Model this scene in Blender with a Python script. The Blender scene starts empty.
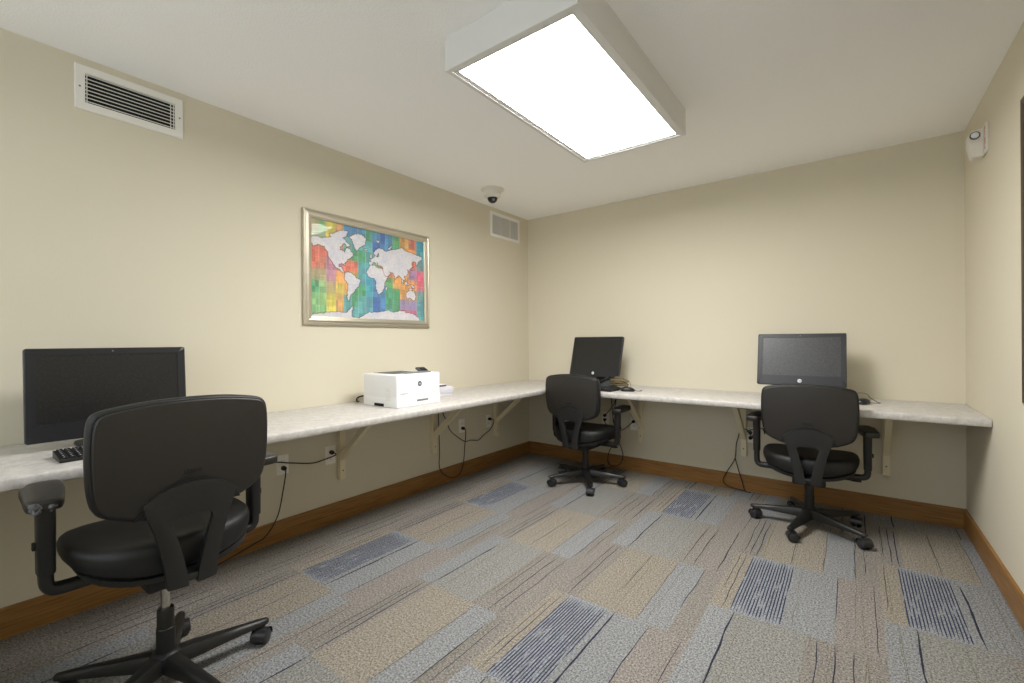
import bpy, bmesh, math, random
from mathutils import Vector, Matrix, noise
C = bpy.context.scene.collection
PI = math.pi
random.seed(7)
W, H, YF, DZ = 3.267, 2.44, -4.85, 0.7655      # room width, ceiling height, wall behind the viewer, worktop height

# ------------------------------------------------------------------ materials
def lin(c):
    return tuple(((v/255)/12.92 if v/255 <= .04045 else ((v/255+.055)/1.055)**2.4) for v in c)
def mat(name, rgb, rough=.5, metal=0., bump=0., bscale=200., vary=0., vscale=8., emit=None, estr=0., spec=.5, trans=0.):
    m = bpy.data.materials.new(name); m.use_nodes = True
    nt = m.node_tree; n = nt.nodes; b = n['Principled BSDF']
    col = (*lin(rgb), 1)
    b.inputs['Base Color'].default_value = col
    b.inputs['Roughness'].default_value = rough
    b.inputs['Metallic'].default_value = metal
    b.inputs['Specular IOR Level'].default_value = spec
    b.inputs['Transmission Weight'].default_value = trans
    tc = n.new('ShaderNodeTexCoord')
    if vary:
        nz = n.new('ShaderNodeTexNoise'); nz.inputs['Scale'].default_value = vscale; nz.inputs['Detail'].default_value = 5
        nt.links.new(tc.outputs['Object'], nz.inputs['Vector'])
        mr = n.new('ShaderNodeMapRange'); mr.inputs[1].default_value = 2.355; mr.inputs[2].default_value = .75
        mr.inputs[3].default_value = 1-vary; mr.inputs[4].default_value = 1+vary
        nt.links.new(nz.outputs['Fac'], mr.inputs[0])
        mx = n.new('ShaderNodeVectorMath'); mx.operation = 'SCALE'; mx.inputs[0].default_value = col[:3]
        nt.links.new(mr.outputs[0], mx.inputs['Scale']); nt.links.new(mx.outputs[0], b.inputs['Base Color'])
    if bump:
        nz = n.new('ShaderNodeTexNoise'); nz.inputs['Scale'].default_value = bscale; nz.inputs['Detail'].default_value = 3
        nt.links.new(tc.outputs['Object'], nz.inputs['Vector'])
        bp = n.new('ShaderNodeBump'); bp.inputs['Strength'].default_value = bump; bp.inputs['Distance'].default_value = .002
        nt.links.new(nz.outputs['Fac'], bp.inputs['Height']); nt.links.new(bp.outputs[0], b.inputs['Normal'])
    if emit:
        b.inputs['Emission Color'].default_value = (*lin(emit), 1); b.inputs['Emission Strength'].default_value = estr
    return m

M = {}
M['wall'] = mat('wall_paint', (211,204,184), .8, bump=.25, bscale=160, vary=.02, vscale=3)
M['ceiling'] = mat('ceiling_paint', (247,247,247), .9, bump=.9, bscale=120, vary=.015, vscale=20)
M['bracket'] = mat('bracket_paint', (222,213,184), .6, vary=.04, vscale=9)
M['plastic'] = mat('black_plastic', (24,24,24), .42, bump=.15, bscale=600, vary=.08, vscale=20)
M['shell'] = mat('dark_shell_plastic', (35,32,29), .45, bump=.2, bscale=700, vary=.05, vscale=6)
M['support'] = mat('support_plastic', (29,29,29), .38, bump=.15, bscale=600, vary=.05, vscale=12)
M['dark'] = mat('near_black', (12,12,13), .6, vary=.05)
M['fabric'] = mat('black_upholstery', (12,12,13), .5, bump=.35, bscale=500, vary=.1, vscale=60)
M['steel'] = mat('polished_steel', (190,188,182), .25, 1.)
M['rubber'] = mat('caster_rubber', (40,40,42), .35, vary=.05)
M['foam'] = mat('torn_grey_foam', (95,95,97), .95, bump=.8, bscale=150, vary=.3, vscale=90)
M['bezel'] = mat('monitor_bezel_plastic', (27,28,33), .4, bump=.1, bscale=700)
M['white'] = mat('white_printer_plastic', (238,239,240), .4, bump=.05, bscale=500)
M['offwhite'] = mat('offwhite_plastic', (226,223,214), .45)
M['grey'] = mat('grey_plastic', (120,122,124), .5)
M['greyd'] = mat('dark_grey_plastic', (72,74,78), .5)
M['logo'] = mat('pale_logo', (225,228,232), .4)
M['ink'] = mat('dark_ink', (60,66,72), .5)
M['cord'] = mat('cord_rubber', (28,25,23), .55)
M['cordtan'] = mat('olive_brown_cable', (106,93,66), .6, vary=.2, vscale=60)
M['paper'] = mat('white_paper', (232,232,238), .7, vary=.03, vscale=120)
M['book'] = mat('brown_cover', (84,52,46), .5, vary=.1, vscale=40)
M['outlet'] = mat('outlet_plastic', (240,237,228), .4)
M['ventw'] = mat('vent_enamel', (234,232,225), .5)
M['ventg'] = mat('vent_grille_enamel', (222,220,214), .5)
M['duct'] = mat('dark_duct', (8,8,8), .9)
M['fixture'] = mat('fixture_enamel', (222,222,220), .45)
M['red'] = mat('red_lettering', (190,52,48), .5)
M['smoked'] = mat('smoked_dome', (24,24,28), .08)
M['champagne'] = mat('champagne_frame', (192,185,168), .32, .75, bump=.15, bscale=90, vary=.12, vscale=25)
M['framedark'] = mat('dark_frame_wood', (62,48,36), .5, vary=.15, vscale=20)
M['framelit'] = mat('lit_frame_edge', (200,184,150), .5)  # lit side of the dark frame, brightness put into the colour
M['panel'] = mat('lit_diffuser', (255,255,255), .6, emit=(255,254,252), estr=33.0)
M['hazy'] = mat('dusty_sheen_glass', (30,30,32), .18, spec=.6)
M['screen'] = mat('screen_glass', (15,15,17), .18, spec=.5)
# dusty film on the screens; hazy one paler, its reflected sheen painted in
def dusty(m, lo=.007, hi=.024, r0=.3, r1=.42):
    nt = m.node_tree; n = nt.nodes; b = n['Principled BSDF']; tc = n.new('ShaderNodeTexCoord')
    nz = n.new('ShaderNodeTexNoise'); nz.inputs['Scale'].default_value = 150; nz.inputs['Detail'].default_value = 4; nz.inputs['Roughness'].default_value = .75
    nt.links.new(tc.outputs['Object'], nz.inputs['Vector'])
    r = n.new('ShaderNodeMapRange'); r.inputs[1].default_value = .38; r.inputs[2].default_value = .72; r.inputs[3].default_value = r0; r.inputs[4].default_value = r1
    nt.links.new(nz.outputs['Fac'], r.inputs[0]); nt.links.new(r.outputs[0], b.inputs['Roughness'])
    c = n.new('ShaderNodeValToRGB'); c.color_ramp.elements[0].position = .45; c.color_ramp.elements[0].color = (lo,lo,lo*1.05,1)
    c.color_ramp.elements[1].position = .75; c.color_ramp.elements[1].color = (hi,hi,hi*1.03,1)
    nt.links.new(nz.outputs['Fac'], c.inputs[0]); nt.links.new(c.outputs[0], b.inputs['Base Color'])
dusty(M['screen']); dusty(M['hazy'], .02, .075, .34, .48)

def glass_mat():
    m = bpy.data.materials.new('picture_glass'); m.use_nodes = True; nt = m.node_tree; n = nt.nodes
    n.remove(n['Principled BSDF']); out = n['Material Output']
    t = n.new('ShaderNodeBsdfTransparent'); g = n.new('ShaderNodeBsdfGlossy'); g.inputs['Roughness'].default_value = .03
    f = n.new('ShaderNodeFresnel'); f.inputs['IOR'].default_value = 1.24; mx = n.new('ShaderNodeMixShader')
    ge = n.new('ShaderNodeNewGeometry'); su = n.new('ShaderNodeMath'); su.operation = 'SUBTRACT'; su.use_clamp = True
    nt.links.new(f.outputs[0], su.inputs[0]); nt.links.new(ge.outputs['Backfacing'], su.inputs[1])
    nt.links.new(su.outputs[0], mx.inputs[0]); nt.links.new(t.outputs[0], mx.inputs[1]); nt.links.new(g.outputs[0], mx.inputs[2])
    nt.links.new(mx.outputs[0], out.inputs['Surface'])
    return m
M['glass'] = glass_mat()

def wood_mat():
    m = mat('oak_baseboard', (146,104,52), .42)
    nt = m.node_tree; n = nt.nodes; b = n['Principled BSDF']; tc = n.new('ShaderNodeTexCoord')
    mp = n.new('ShaderNodeMapping'); mp.inputs['Scale'].default_value = (2.5, 2.5, 55)
    nz = n.new('ShaderNodeTexNoise'); nz.inputs['Scale'].default_value = 2.2; nz.inputs['Detail'].default_value = 8; nz.inputs['Distortion'].default_value = .4
    r = n.new('ShaderNodeValToRGB'); r.color_ramp.elements[0].position = .3; r.color_ramp.elements[0].color = (*lin((122,84,38)),1)
    r.color_ramp.elements[1].position = .72; r.color_ramp.elements[1].color = (*lin((160,117,64)),1)
    L = nt.links.new; L(tc.outputs['Object'], mp.inputs[0]); L(mp.outputs[0], nz.inputs['Vector']); L(nz.outputs['Fac'], r.inputs[0]); L(r.outputs[0], b.inputs['Base Color'])
    return m
M['oak'] = wood_mat()

def laminate():
    m = mat('mottled_laminate', (222,217,211), .38)
    nt = m.node_tree; n = nt.nodes; b = n['Principled BSDF']; tc = n.new('ShaderNodeTexCoord'); L = nt.links.new
    nz = n.new('ShaderNodeTexNoise'); nz.inputs['Scale'].default_value = 32; nz.inputs['Detail'].default_value = 9; nz.inputs['Roughness'].default_value = .72
    r = n.new('ShaderNodeValToRGB'); e = r.color_ramp.elements
    e[0].position = .36; e[0].color = (*lin((180,176,172)),1); e[1].position = .62; e[1].color = (*lin((207,203,198)),1)
    L(tc.outputs['Object'], nz.inputs['Vector']); L(nz.outputs['Fac'], r.inputs[0]); L(r.outputs[0], b.inputs['Base Color'])
    return m
M['laminate'] = laminate()

def carpet_mat():
    m = mat('striped_carpet', (150,145,135), .95, spec=.1)
    nt = m.node_tree; n = nt.nodes; b = n['Principled BSDF']; L = nt.links.new
    at = n.new('ShaderNodeAttribute'); at.attribute_name = 'pattern'
    tc = n.new('ShaderNodeTexCoord')
    mp = n.new('ShaderNodeMapping'); mp.inputs['Scale'].default_value = (1, .85, 1)
    L(tc.outputs['Object'], mp.inputs[0])
    nz = n.new('ShaderNodeTexNoise'); nz.inputs['Scale'].default_value = 140; nz.inputs['Detail'].default_value = 4; nz.inputs['Roughness'].default_value = .9
    L(mp.outputs[0], nz.inputs['Vector'])
    r = n.new('ShaderNodeMapRange'); r.inputs[1].default_value = .36; r.inputs[2].default_value = .64; r.inputs[3].default_value = .18; r.inputs[4].default_value = 1.75
    L(nz.outputs['Fac'], r.inputs[0])
    # thin yarn rows running along the room
    mp2 = n.new('ShaderNodeMapping'); mp2.inputs['Scale'].default_value = (130, 3.5, 1); L(tc.outputs['Object'], mp2.inputs[0])
    nz2 = n.new('ShaderNodeTexNoise'); nz2.inputs['Scale'].default_value = 1; nz2.inputs['Detail'].default_value = 2; L(mp2.outputs[0], nz2.inputs['Vector'])
    r2 = n.new('ShaderNodeMapRange'); r2.inputs[1].default_value = .3; r2.inputs[2].default_value = .7; r2.inputs[3].default_value = .95; r2.inputs[4].default_value = 1.05
    L(nz2.outputs['Fac'], r2.inputs[0])
    mu = n.new('ShaderNodeMath'); mu.operation = 'MULTIPLY'; L(r.outputs[0], mu.inputs[0]); L(r2.outputs[0], mu.inputs[1])
    vm = n.new('ShaderNodeVectorMath'); vm.operation = 'SCALE'; L(at.outputs['Color'], vm.inputs[0]); L(mu.outputs[0], vm.inputs['Scale'])
    L(vm.outputs[0], b.inputs['Base Color'])
    bp = n.new('ShaderNodeBump'); bp.inputs['Strength'].default_value = .6; bp.inputs['Distance'].default_value = .003
    L(nz.outputs['Fac'], bp.inputs['Height']); L(bp.outputs[0], b.inputs['Normal'])
    return m
M['carpet'] = carpet_mat()
def print_mat():
    m = mat('map_print', (200,200,200), .6)
    nt = m.node_tree; at = nt.nodes.new('ShaderNodeAttribute'); at.attribute_name = 'pattern'
    nt.links.new(at.outputs['Color'], nt.nodes['Principled BSDF'].inputs['Base Color'])
    return m
M['print'] = print_mat()

# ------------------------------------------------------------------ helpers
def obj(name, bm, m, parent=None, loc=(0,0,0), rot=(0,0,0), smooth=True, angle=35):
    bmesh.ops.recalc_face_normals(bm, faces=bm.faces)
    me = bpy.data.meshes.new(name); bm.to_mesh(me); bm.free()
    for mm in (m if isinstance(m, (list, tuple)) else [m]): me.materials.append(mm)
    if smooth:
        me.polygons.foreach_set('use_smooth', [True]*len(me.polygons))
        try: me.set_sharp_from_angle(angle=math.radians(angle))
        except Exception: pass
    o = bpy.data.objects.new(name, me); C.objects.link(o)
    o.location = loc; o.rotation_euler = rot
    if parent: o.parent = parent
    return o
def tag(o, label=None, cat=None, group=None, kind=None):
    if label: o['label'] = label
    if cat: o['category'] = cat
    if group: o['group'] = group
    if kind: o['kind'] = kind
    return o
def thing(name, label, cat, loc=(0,0,0), rz=0, group=None):
    o = bpy.data.objects.new(name, None); C.objects.link(o); o.empty_display_size = .1
    o.location = loc; o.rotation_euler = (0,0,rz)
    return tag(o, label, cat, group)
def dup(root, loc, rz, label):
    r = root.copy(); C.objects.link(r); r.location = loc; r.rotation_euler = (0,0,rz); r['label'] = label
    for ch in list(root.children):
        c = ch.copy(); C.objects.link(c); c.parent = r
        for g in list(ch.children):
            d = g.copy(); C.objects.link(d); d.parent = c
    return r
def box(bm, c, s, bev=0, seg=2, mx=None):
    T = Matrix.Translation(Vector(c)) @ Matrix.Diagonal((*s, 1))
    if mx is not None: T = mx @ T
    r = bmesh.ops.create_cube(bm, size=1, matrix=T)
    if bev:
        es = list({e for v in r['verts'] for e in v.link_edges})
        bmesh.ops.bevel(bm, geom=es, offset=bev, segments=seg, profile=.5, affect='EDGES')
def B(c, s, bev=0, seg=2, mx=None):
    bm = bmesh.new(); box(bm, c, s, bev, seg, mx); return bm
def loft(bm, rings, cap0=True, cap1=True, closed=True):
    vr = [[bm.verts.new(p) for p in r] for r in rings]; n = len(vr[0])
    for a, b in zip(vr, vr[1:]):
        for i in range(n if closed else n-1):
            j = (i+1) % n
            bm.faces.new((a[i], a[j], b[j], b[i]))
    if cap0: bm.faces.new(vr[0])
    if cap1: bm.faces.new(vr[-1])
    return vr
def fan(bm, ring, center):
    c = bm.verts.new(center)
    for i in range(len(ring)): bm.faces.new((ring[i], ring[(i+1) % len(ring)], c))
def spline(pts, k=6, closed=False):
    P = [Vector(p) for p in pts]; n = len(P); out = []
    for i in range(n if closed else n-1):
        if closed: a, b, c, d = P[i-1], P[i], P[(i+1)%n], P[(i+2)%n]
        else: a, b, c, d = P[max(i-1,0)], P[i], P[i+1], P[min(i+2,n-1)]
        for t in range(k):
            t /= k
            out.append(.5*((2*b)+(c-a)*t+(2*a-5*b+4*c-d)*t*t+(3*b-a-3*c+d)*t**3))
    if not closed: out.append(P[-1])
    return out
def tube(bm, pts, r, n=8, k=6, smooth=True):
    P = spline(pts, k) if smooth else [Vector(p) for p in pts]
    rings = []; up = None
    for i, p in enumerate(P):
        t = (P[min(i+1,len(P)-1)]-P[max(i-1,0)]).normalized()
        if up is None:
            up = Vector((0,0,1)) if abs(t.z) < .9 else Vector((1,0,0))
        s = t.cross(up).normalized(); up = s.cross(t).normalized()
        rr = r[i*(len(r)-1)//max(len(P)-1,1)] if isinstance(r, list) else r
        rings.append([p+s*rr*math.cos(2*PI*j/n)+up*rr*math.sin(2*PI*j/n) for j in range(n)])
    loft(bm, rings)
def lathe(bm, prof, n=24, mx=None):
    mx = mx or Matrix.Identity(4)
    rings = [[mx @ Vector((r*math.cos(2*PI*i/n), r*math.sin(2*PI*i/n), z)) for i in range(n)] for r, z in prof]
    loft(bm, rings)
def prism(bm, poly, f, w0, w1):
    loft(bm, [[Vector(f(u, v, w)) for u, v in poly] for w in (w0, w1)])
def tri_prism(bm, poly, f, w0, w1, bev=0):
    prism(bm, poly, f, w0, w1)
    if bev:
        bmesh.ops.bevel(bm, geom=[e for e in bm.edges if e.calc_face_angle(0) > .6], offset=bev, segments=2, affect='EDGES')
def sq_ring(a, b, e, z, cx=0, cy=0, n=48):
    out = []
    for i in range(n):
        t = 2*PI*i/n; c, s = math.cos(t), math.sin(t)
        out.append(Vector((cx+a*math.copysign(abs(c)**(2/e), c), cy+b*math.copysign(abs(s)**(2/e), s), z)))
    return out
def text(name, body, size, m, parent, mx, depth=.0006, bold=False):
    cu = bpy.data.curves.new(name+'_outline', 'FONT'); cu.body = body; cu.size = size; cu.extrude = depth
    cu.align_x = 'CENTER'; cu.align_y = 'CENTER'
    if bold: cu.offset = size*.02
    t = bpy.data.objects.new(name+'_outline', cu); C.objects.link(t)
    dg = bpy.context.evaluated_depsgraph_get(); me = bpy.data.meshes.new_from_object(t.evaluated_get(dg))
    bpy.data.objects.remove(t); me.name = name; me.transform(mx); me.materials.clear(); me.materials.append(m)
    o = bpy.data.objects.new(name, me); C.objects.link(o)
    if parent: o.parent = parent
    return o
def frame_mx(origin, xdir, ydir):
    x = Vector(xdir).normalized(); y = Vector(ydir).normalized(); z = x.cross(y)
    return Matrix(((x.x,y.x,z.x,origin[0]),(x.y,y.y,z.y,origin[1]),(x.z,y.z,z.z,origin[2]),(0,0,0,1)))
def structure(name, bm, m, smooth=False, label=None):
    return tag(obj(name, bm, m, smooth=smooth), label=label, kind='structure')

# ------------------------------------------------------------------ room shell
T = .1
structure('wall_left', B((-T/2, YF/2, H/2), (T, -YF+2*T, H)), M['wall'], label='long beige wall behind the printer')
structure('wall_back', B((W/2, T/2, H/2), (W, T, H)), M['wall'], label='beige end wall behind two monitors')
structure('wall_right', B((W+T/2, YF/2, H/2), (T, -YF+2*T, H)), M['wall'], label='beige wall with the fire alarm')
bm = bmesh.new()      # unseen wall behind the viewer; window opening added so world light lifts the ceiling
box(bm, (W/2, YF-T/2, .475), (W-.56, T, .95)); box(bm, (.14, YF-T/2, H/2), (.28, T, H)); box(bm, (W-.14, YF-T/2, H/2), (.28, T, H)); box(bm, (W/2, YF-T/2, 2.32), (W-.56, T, .24))
structure('wall_front', bm, M['wall'])
structure('ceiling', B((W/2, YF/2, H+T/2), (W+2*T, -YF+2*T, T)), M['ceiling'], label='off-white textured ceiling')
bh = .122
def baseboard(name, poly_dir, length, mx):
    bm = bmesh.new()
    prof = [(0,0),(.015,0),(.015,bh-.006),(.011,bh),(0,bh)]
    prism(bm, prof, lambda u,v,w: mx @ Vector((u, w, v)), 0, length)
    return structure(name, bm, M['oak'])
def rz4(a, loc): return Matrix.Translation(loc) @ Matrix.Rotation(a, 4, 'Z')
baseboard('baseboard_left', 0, -YF, rz4(0, (0, YF, 0)))
baseboard('baseboard_back', 0, W-.03, rz4(-PI/2, (.015, 0, 0)))
baseboard('baseboard_right', 0, -YF, rz4(PI, (W, 0, 0)))

# carpet: 61 cm tiles in a half-drop layout, three tile designs made of long bands, navy yarn lines
TAN, BLG, GRN, BRN, PNK, LBL = (141,134,123), (135,136,137), (134,133,129), (133,128,122), (134,128,123), (139,142,147)
NAVY = (44,46,62)
designs = {
 'T': ([(0,.11,BRN),(.11,.39,TAN),(.39,.52,BLG),(.52,.61,BRN)], [(.03,.0022),(.062,.003),(.092,.0035),(.25,.002),(.39,.0018),(.518,.0025),(.56,.002)]),
 'B': ([(0,.08,TAN),(.08,.27,LBL),(.27,.45,BLG),(.45,.61,PNK)], [(.022,.002),(.05,.0025),(.302,.0055),(.45,.0025),(.585,.002)]),
 'G': ([(0,.10,BLG),(.10,.36,GRN),(.36,.61,BRN)], [(.10,.0045),(.40,.0022),(.455,.003),(.51,.0025),(.57,.0035)]),
}
def carpet():
    bm = bmesh.new(); cl = bm.loops.layers.float_color.new('pattern'); rnd = random.Random(3)
    def quad(pts, rgb, jit=0):
        x = 1+rnd.uniform(-jit, jit); c = tuple(v*x for v in lin(rgb))
        f = bm.faces.new([bm.verts.new(p) for p in pts])
        for l in f.loops: l[cl] = (*c, 1)
    def strip(xs, y0, y1, w, rgb, z, amp=.006):       # a slightly wandering yarn line
        ny = max(2, int(abs(y1-y0)/.02)); prev = None; ph = rnd.uniform(0, 50)
        for i in range(ny+1):
            y = y0+(y1-y0)*i/ny; x = xs+amp*noise.noise((ph, y*7, 0)); ww = w*(1+(.5 if amp > .003 else .2)*noise.noise((y*13, ph, 1)))
            taper = min(1, 5*min(i, ny-i)/ny+.25); a, b = x-ww*taper/2, x+ww*taper/2
            a, b = max(a, 0.001), min(b, W-.001)
            if prev and b > a:
                quad([(prev[0],prev[2],z),(prev[1],prev[2],z),(b,y,z),(a,y,z)], rgb, .05)
            prev = (a, b, y)
    x0s = [-.24, .37, .98, 1.59, 2.20, 2.81]
    phase = [.55, .26, .55, .235, .54, .24]
    known = {(0,0):'T',(0,1):'G',(0,2):'T',(0,3):'G',(0,4):'T',(0,5):'G',(0,6):'T',(1,0):'T',(1,1):'G',(1,2):'B',(1,3):'T',(1,4):'B',(1,5):'T',(1,6):'G',
             (2,0):'T',(2,1):'G',(2,2):'T',(2,3):'G',(2,4):'T',(2,5):'G',(3,0):'T',(3,1):'B',(3,2):'G',(3,3):'T',(3,4):'B',(3,5):'G',
             (4,0):'G',(4,1):'T',(4,2):'B',(4,3):'G',(4,4):'T',(5,0):'G',(5,1):'T',(5,2):'B',(5,3):'G',(5,4):'T'}
    for ci, x0 in enumerate(x0s):
        for r in range(-1, 9):
            ytop = -phase[ci]-.61*r; ybot = ytop-.61
            if ytop > 0: ytop = 0
            if ybot < YF: ybot = YF
            if ytop <= YF or ybot >= 0: continue
            key = (ci, r+1)
            d = known.get(key, rnd.choice('TGGB'))
            bands, lines = designs[d]
            if ci == 0: bands = [(0,.61,BRN)]
            for a, b, rgb in bands:
                xa, xb = max(0, x0+a), min(W, x0+b)
                if xb <= xa: continue
                quad([(xa,ybot,0),(xb,ybot,0),(xb,ytop,0),(xa,ytop,0)], rgb, .04)
            for a, w in lines:
                x = x0+a
                if .012 < x < W-.012 and rnd.random() < .92:
                    L = ytop-ybot; w *= 1.35; ys = ytop-rnd.choice((0,0,0,.12))*L; ye = ybot+rnd.choice((0,0,0,0,.15,.3))*L
                    strip(x, ys, ye, w, NAVY if w > .0026 else (72,69,70), .0006)
            if d == 'B':
                for k in range(16):
                    x = x0+.083+.0122*k
                    if not (.012 < x < W-.012): continue
                    y = ytop-.004-rnd.random()*.02
                    while y > ybot+.03:
                        ln = rnd.uniform(.25, .7); ye = max(ybot+.006, y-ln)
                        strip(x, y, ye, .0050, (52,56,78), .0005, .0012)
                        y = ye-rnd.uniform(.004, .015)
            for k in range(5):                 # faint olive rows
                x = x0+rnd.uniform(.02,.59)
                if .012 < x < W-.012: strip(x, ytop, ybot, .0016, (106,102,78), .0004)
    box(bm, (W/2, YF/2, -.051), (W+2*T, -YF+2*T, .1))
    for f in bm.faces:
        if f.calc_center_median().z < -.0005:
            for l in f.loops: l[cl] = (.2,.19,.17,1)
    return bm
o = carpet(); me_floor = bpy.data.meshes.new('floor'); o.to_mesh(me_floor); o.free(); me_floor.materials.append(M['carpet'])
fl = bpy.data.objects.new('floor', me_floor); C.objects.link(fl); tag(fl, 'grey and tan carpet tiles with navy stripes', kind='structure')

# ------------------------------------------------------------------ ceiling light
LX0, LX1, LY0, LY1, LZ = 1.36, 1.985, -2.54, -1.313, 2.30
cx, cy = (LX0+LX1)/2, (LY0+LY1)/2
t = thing('ceiling_light', 'boxy white surface-mounted ceiling light with glowing rectangular panel', 'light', (cx, cy, H))
lx, ly = LX1-LX0, LY1-LY0
bm = bmesh.new()
def rect(x, y, z): return [(-x,-y,z),(x,-y,z),(x,y,z),(-x,y,z)]
d0 = -(H-LZ)
loft(bm, [rect(lx/2,ly/2,-.0005), rect(lx/2,ly/2,d0+.002), rect(lx/2-.002,ly/2-.002,d0), rect(lx/2-.02,ly/2-.02,d0), rect(lx/2-.02,ly/2-.02,d0+.012), rect(lx/2-.026,ly/2-.026,d0+.02)], cap1=False)
obj('housing', bm, M['fixture'], t, smooth=False)
bm = bmesh.new()
loft(bm, [rect(lx/2-.021,ly/2-.021,d0+.010), rect(lx/2-.021,ly/2-.021,d0+.003), rect(lx/2-.030,ly/2-.030,d0+.003), rect(lx/2-.032,ly/2-.032,d0+.006), rect(lx/2-.042,ly/2-.042,d0+.004), rect(lx/2-.042,ly/2-.042,d0+.010)], cap0=False, cap1=False)
obj('door_frame', bm, M['fixture'], t, smooth=False)
obj('diffuser', B((0,0,d0+.0095), (lx-.08, ly-.08, .004)), M['panel'], t, smooth=False)

# ------------------------------------------------------------------ worktop and brackets
def worktop():
    bm = bmesh.new(); D = .66; th = .04; r = .008
    z1, z0 = DZ, DZ-th
    def ring(i, z): return [(.001,-.001,z),(.001,YF+.35,z),(D-i,YF+.35,z),(D-i,-D+i,z),(W-.004,-D+i,z),(W-.004,-.001,z)]
    loft(bm, [ring(.004,z0), ring(0,z0+.004), ring(0,z1-r), ring(.0023,z1-.0023), ring(r,z1)])
    return bm
tag(obj('worktop', worktop(), M['laminate'], angle=50), 'long L-shaped pale mottled laminate worktop along two walls', 'worktop')

def bracket_parts(t):
    w = .04; zt = DZ-.04; zb = .272
    bm = B((0,.0195,(zt+zb)/2-.001), (w,.038,zt-zb-.002), .0015, 1); obj('upright', bm, M['bracket'], t, smooth=False)
    bm = B((0,.235,zt-.0175), (w,.39,.033), .0015, 1); obj('arm', bm, M['bracket'], t, smooth=False)
    bm = bmesh.new(); za, ya = .405, .039; yb, zc = .37, zt-.035
    poly = [(ya,za-.005),(ya,za+.045),(yb-.05,zc),(yb,zc)]
    prism(bm, poly, lambda u,v,s: (s, u, v), -.017, .017); obj('brace', bm, M['bracket'], t, smooth=False)
    bm = bmesh.new(); lathe(bm, [(.0055,0),(.0055,.0012),(.004,.002),(.0012,.0012)], 12, frame_mx((0,.0382,.33),(1,0,0),(0,0,-1)) )
    obj('screw', bm, M['grey'], t)
bl = ['beige bracket on the long wall hidden half behind the nearest chair', 'beige bracket on the long wall beside the outlet with the horizontal cord',
      'beige bracket on the long wall under the printer with cords hanging past it', 'beige bracket on the long wall nearest the corner, black plug beside it',
      'beige bracket on the end wall just right of the middle chair', 'beige bracket on the end wall left of the right-hand chair, looped cord beside it', 'beige bracket on the end wall right of the right-hand chair']
spots = [((0,-3.01,0),-PI/2),((0,-2.19,0),-PI/2),((0,-1.37,0),-PI/2),((0,-.57,0),-PI/2),((1.22,0,0),PI),((2.04,0,0),PI),((2.887,0,0),PI)]
t0 = thing('shelf_bracket', bl[0], 'bracket', spots[0][0], spots[0][1], 'painted brackets holding up the worktop'); bracket_parts(t0)
for (p, a), l in zip(spots[1:], bl[1:]): dup(t0, p, a, l)

# ------------------------------------------------------------------ office chair (local: x right, y forward, z up)
CH0 = 'black wheeled office chair in the foreground at the left monitor, torn left armrest'
ch = thing('office_chair', CH0, 'chair', (.827,-3.366,0), math.radians(180.7)-PI/2, 'black office chairs at the worktop')
LIFT = []          # parts that ride on the gas lift
BASE = []          # parts that swivel with the base
def cpart(name, bm, m, lift=True, parent=None, loc=(0,0,0), **k):
    o = obj(name, bm, m, parent or ch, loc, **k)
    if parent is None: (LIFT if lift else BASE).append(name)
    return o
# seat
bm = bmesh.new(); rings = []
for s, z, dy in [(.90,.362,0),(.96,.366,0),(.985,.378,0),(1.0,.400,0),(1.0,.422,0),(.985,.440,0),(.95,.453,0),(.88,.461,0),(.7,.465,0),(.4,.465,0),(.15,.465,0)]:
    rg = sq_ring(.252*s, .238*s, 3.0, z, 0, .03)
    for v in rg:
        fy = (v.y-.03)/.238
        v.x *= 1-.06*max(0,-fy)
        v.z += (.012*max(0,-fy)**2 - .018*max(0, fy)**3)*(1 if z > .4 else .3) + (.050-.36*max(0,z-.362))*abs(v.x/.25)**2.2
    rings.append(rg)
vr = loft(bm, rings, cap1=False); fan(bm, vr[-1], (0,.03,.465))
cpart('seat', bm, M['fabric'], angle=80)
bm = bmesh.new()
loft(bm, [sq_ring(.20,.19,3.5,.335,0,.025), sq_ring(.226,.212,3.5,.340,0,.025), sq_ring(.236,.222,3.2,.358,0,.028), sq_ring(.230,.216,3.2,.3615,0,.028)])
for v in bm.verts: v.co.z += .048*abs(v.co.x/.235)**2.2
cpart('seat_pan', bm, M['plastic'], angle=50)
# back
def yb(x, z): return -.252 + .33*x*x - .06*(z-.72) + .25*(z-.72)**2
outl = [(0,.909),(.10,.905),(.18,.894),(.214,.885),(.230,.872),(.237,.845),(.240,.80),(.240,.74),(.237,.68),(.231,.635),(.222,.608),(.204,.586),(.155,.562),(.10,.549),(0,.543)]
outl = outl + [(-x, z) for x, z in reversed(outl[1:-1])]
OUT = [(p.x, p.y) for p in spline([(x,z,0) for x,z in outl], 4, True)]
def back_rings(spec, yfn, cz=.735):
    rings = []
    for s, off in spec:
        rg = []
        for x, z in OUT:
            # constant-width inset measured against half extents
            X = x*(1-(1-s)); Z = cz+(z-cz)*(1-(1-s)*1.25 if s > .8 else s*.98)
            rg.append(Vector((X, yfn(X, Z)+off, Z)))
        rings.append(rg)
    return rings
bm = bmesh.new()
spec = [(.90,.012),(.955,.006),(.985,.008),(1.0,.022),(1.0,.036),(.985,.05),(.95,.062),(.88,.07),(.7,.078),(.45,.082),(.2,.084)]
vr = loft(bm, back_rings(spec, yb), cap0=False, cap1=False)
fan(bm, vr[-1], (0, yb(0,.735)+.084, .735)); fan(bm, vr[0], (0, yb(0,.735)+.012, .735))
cpart('backrest', bm, M['fabric'], angle=80)
bm = bmesh.new()
spec = [(.945,.014),(.957,.001),(.953,-.004),(.943,-.0058),(.90,-.006),(.75,-.006),(.55,-.006),(.3,-.006),(.1,-.006)]
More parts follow.
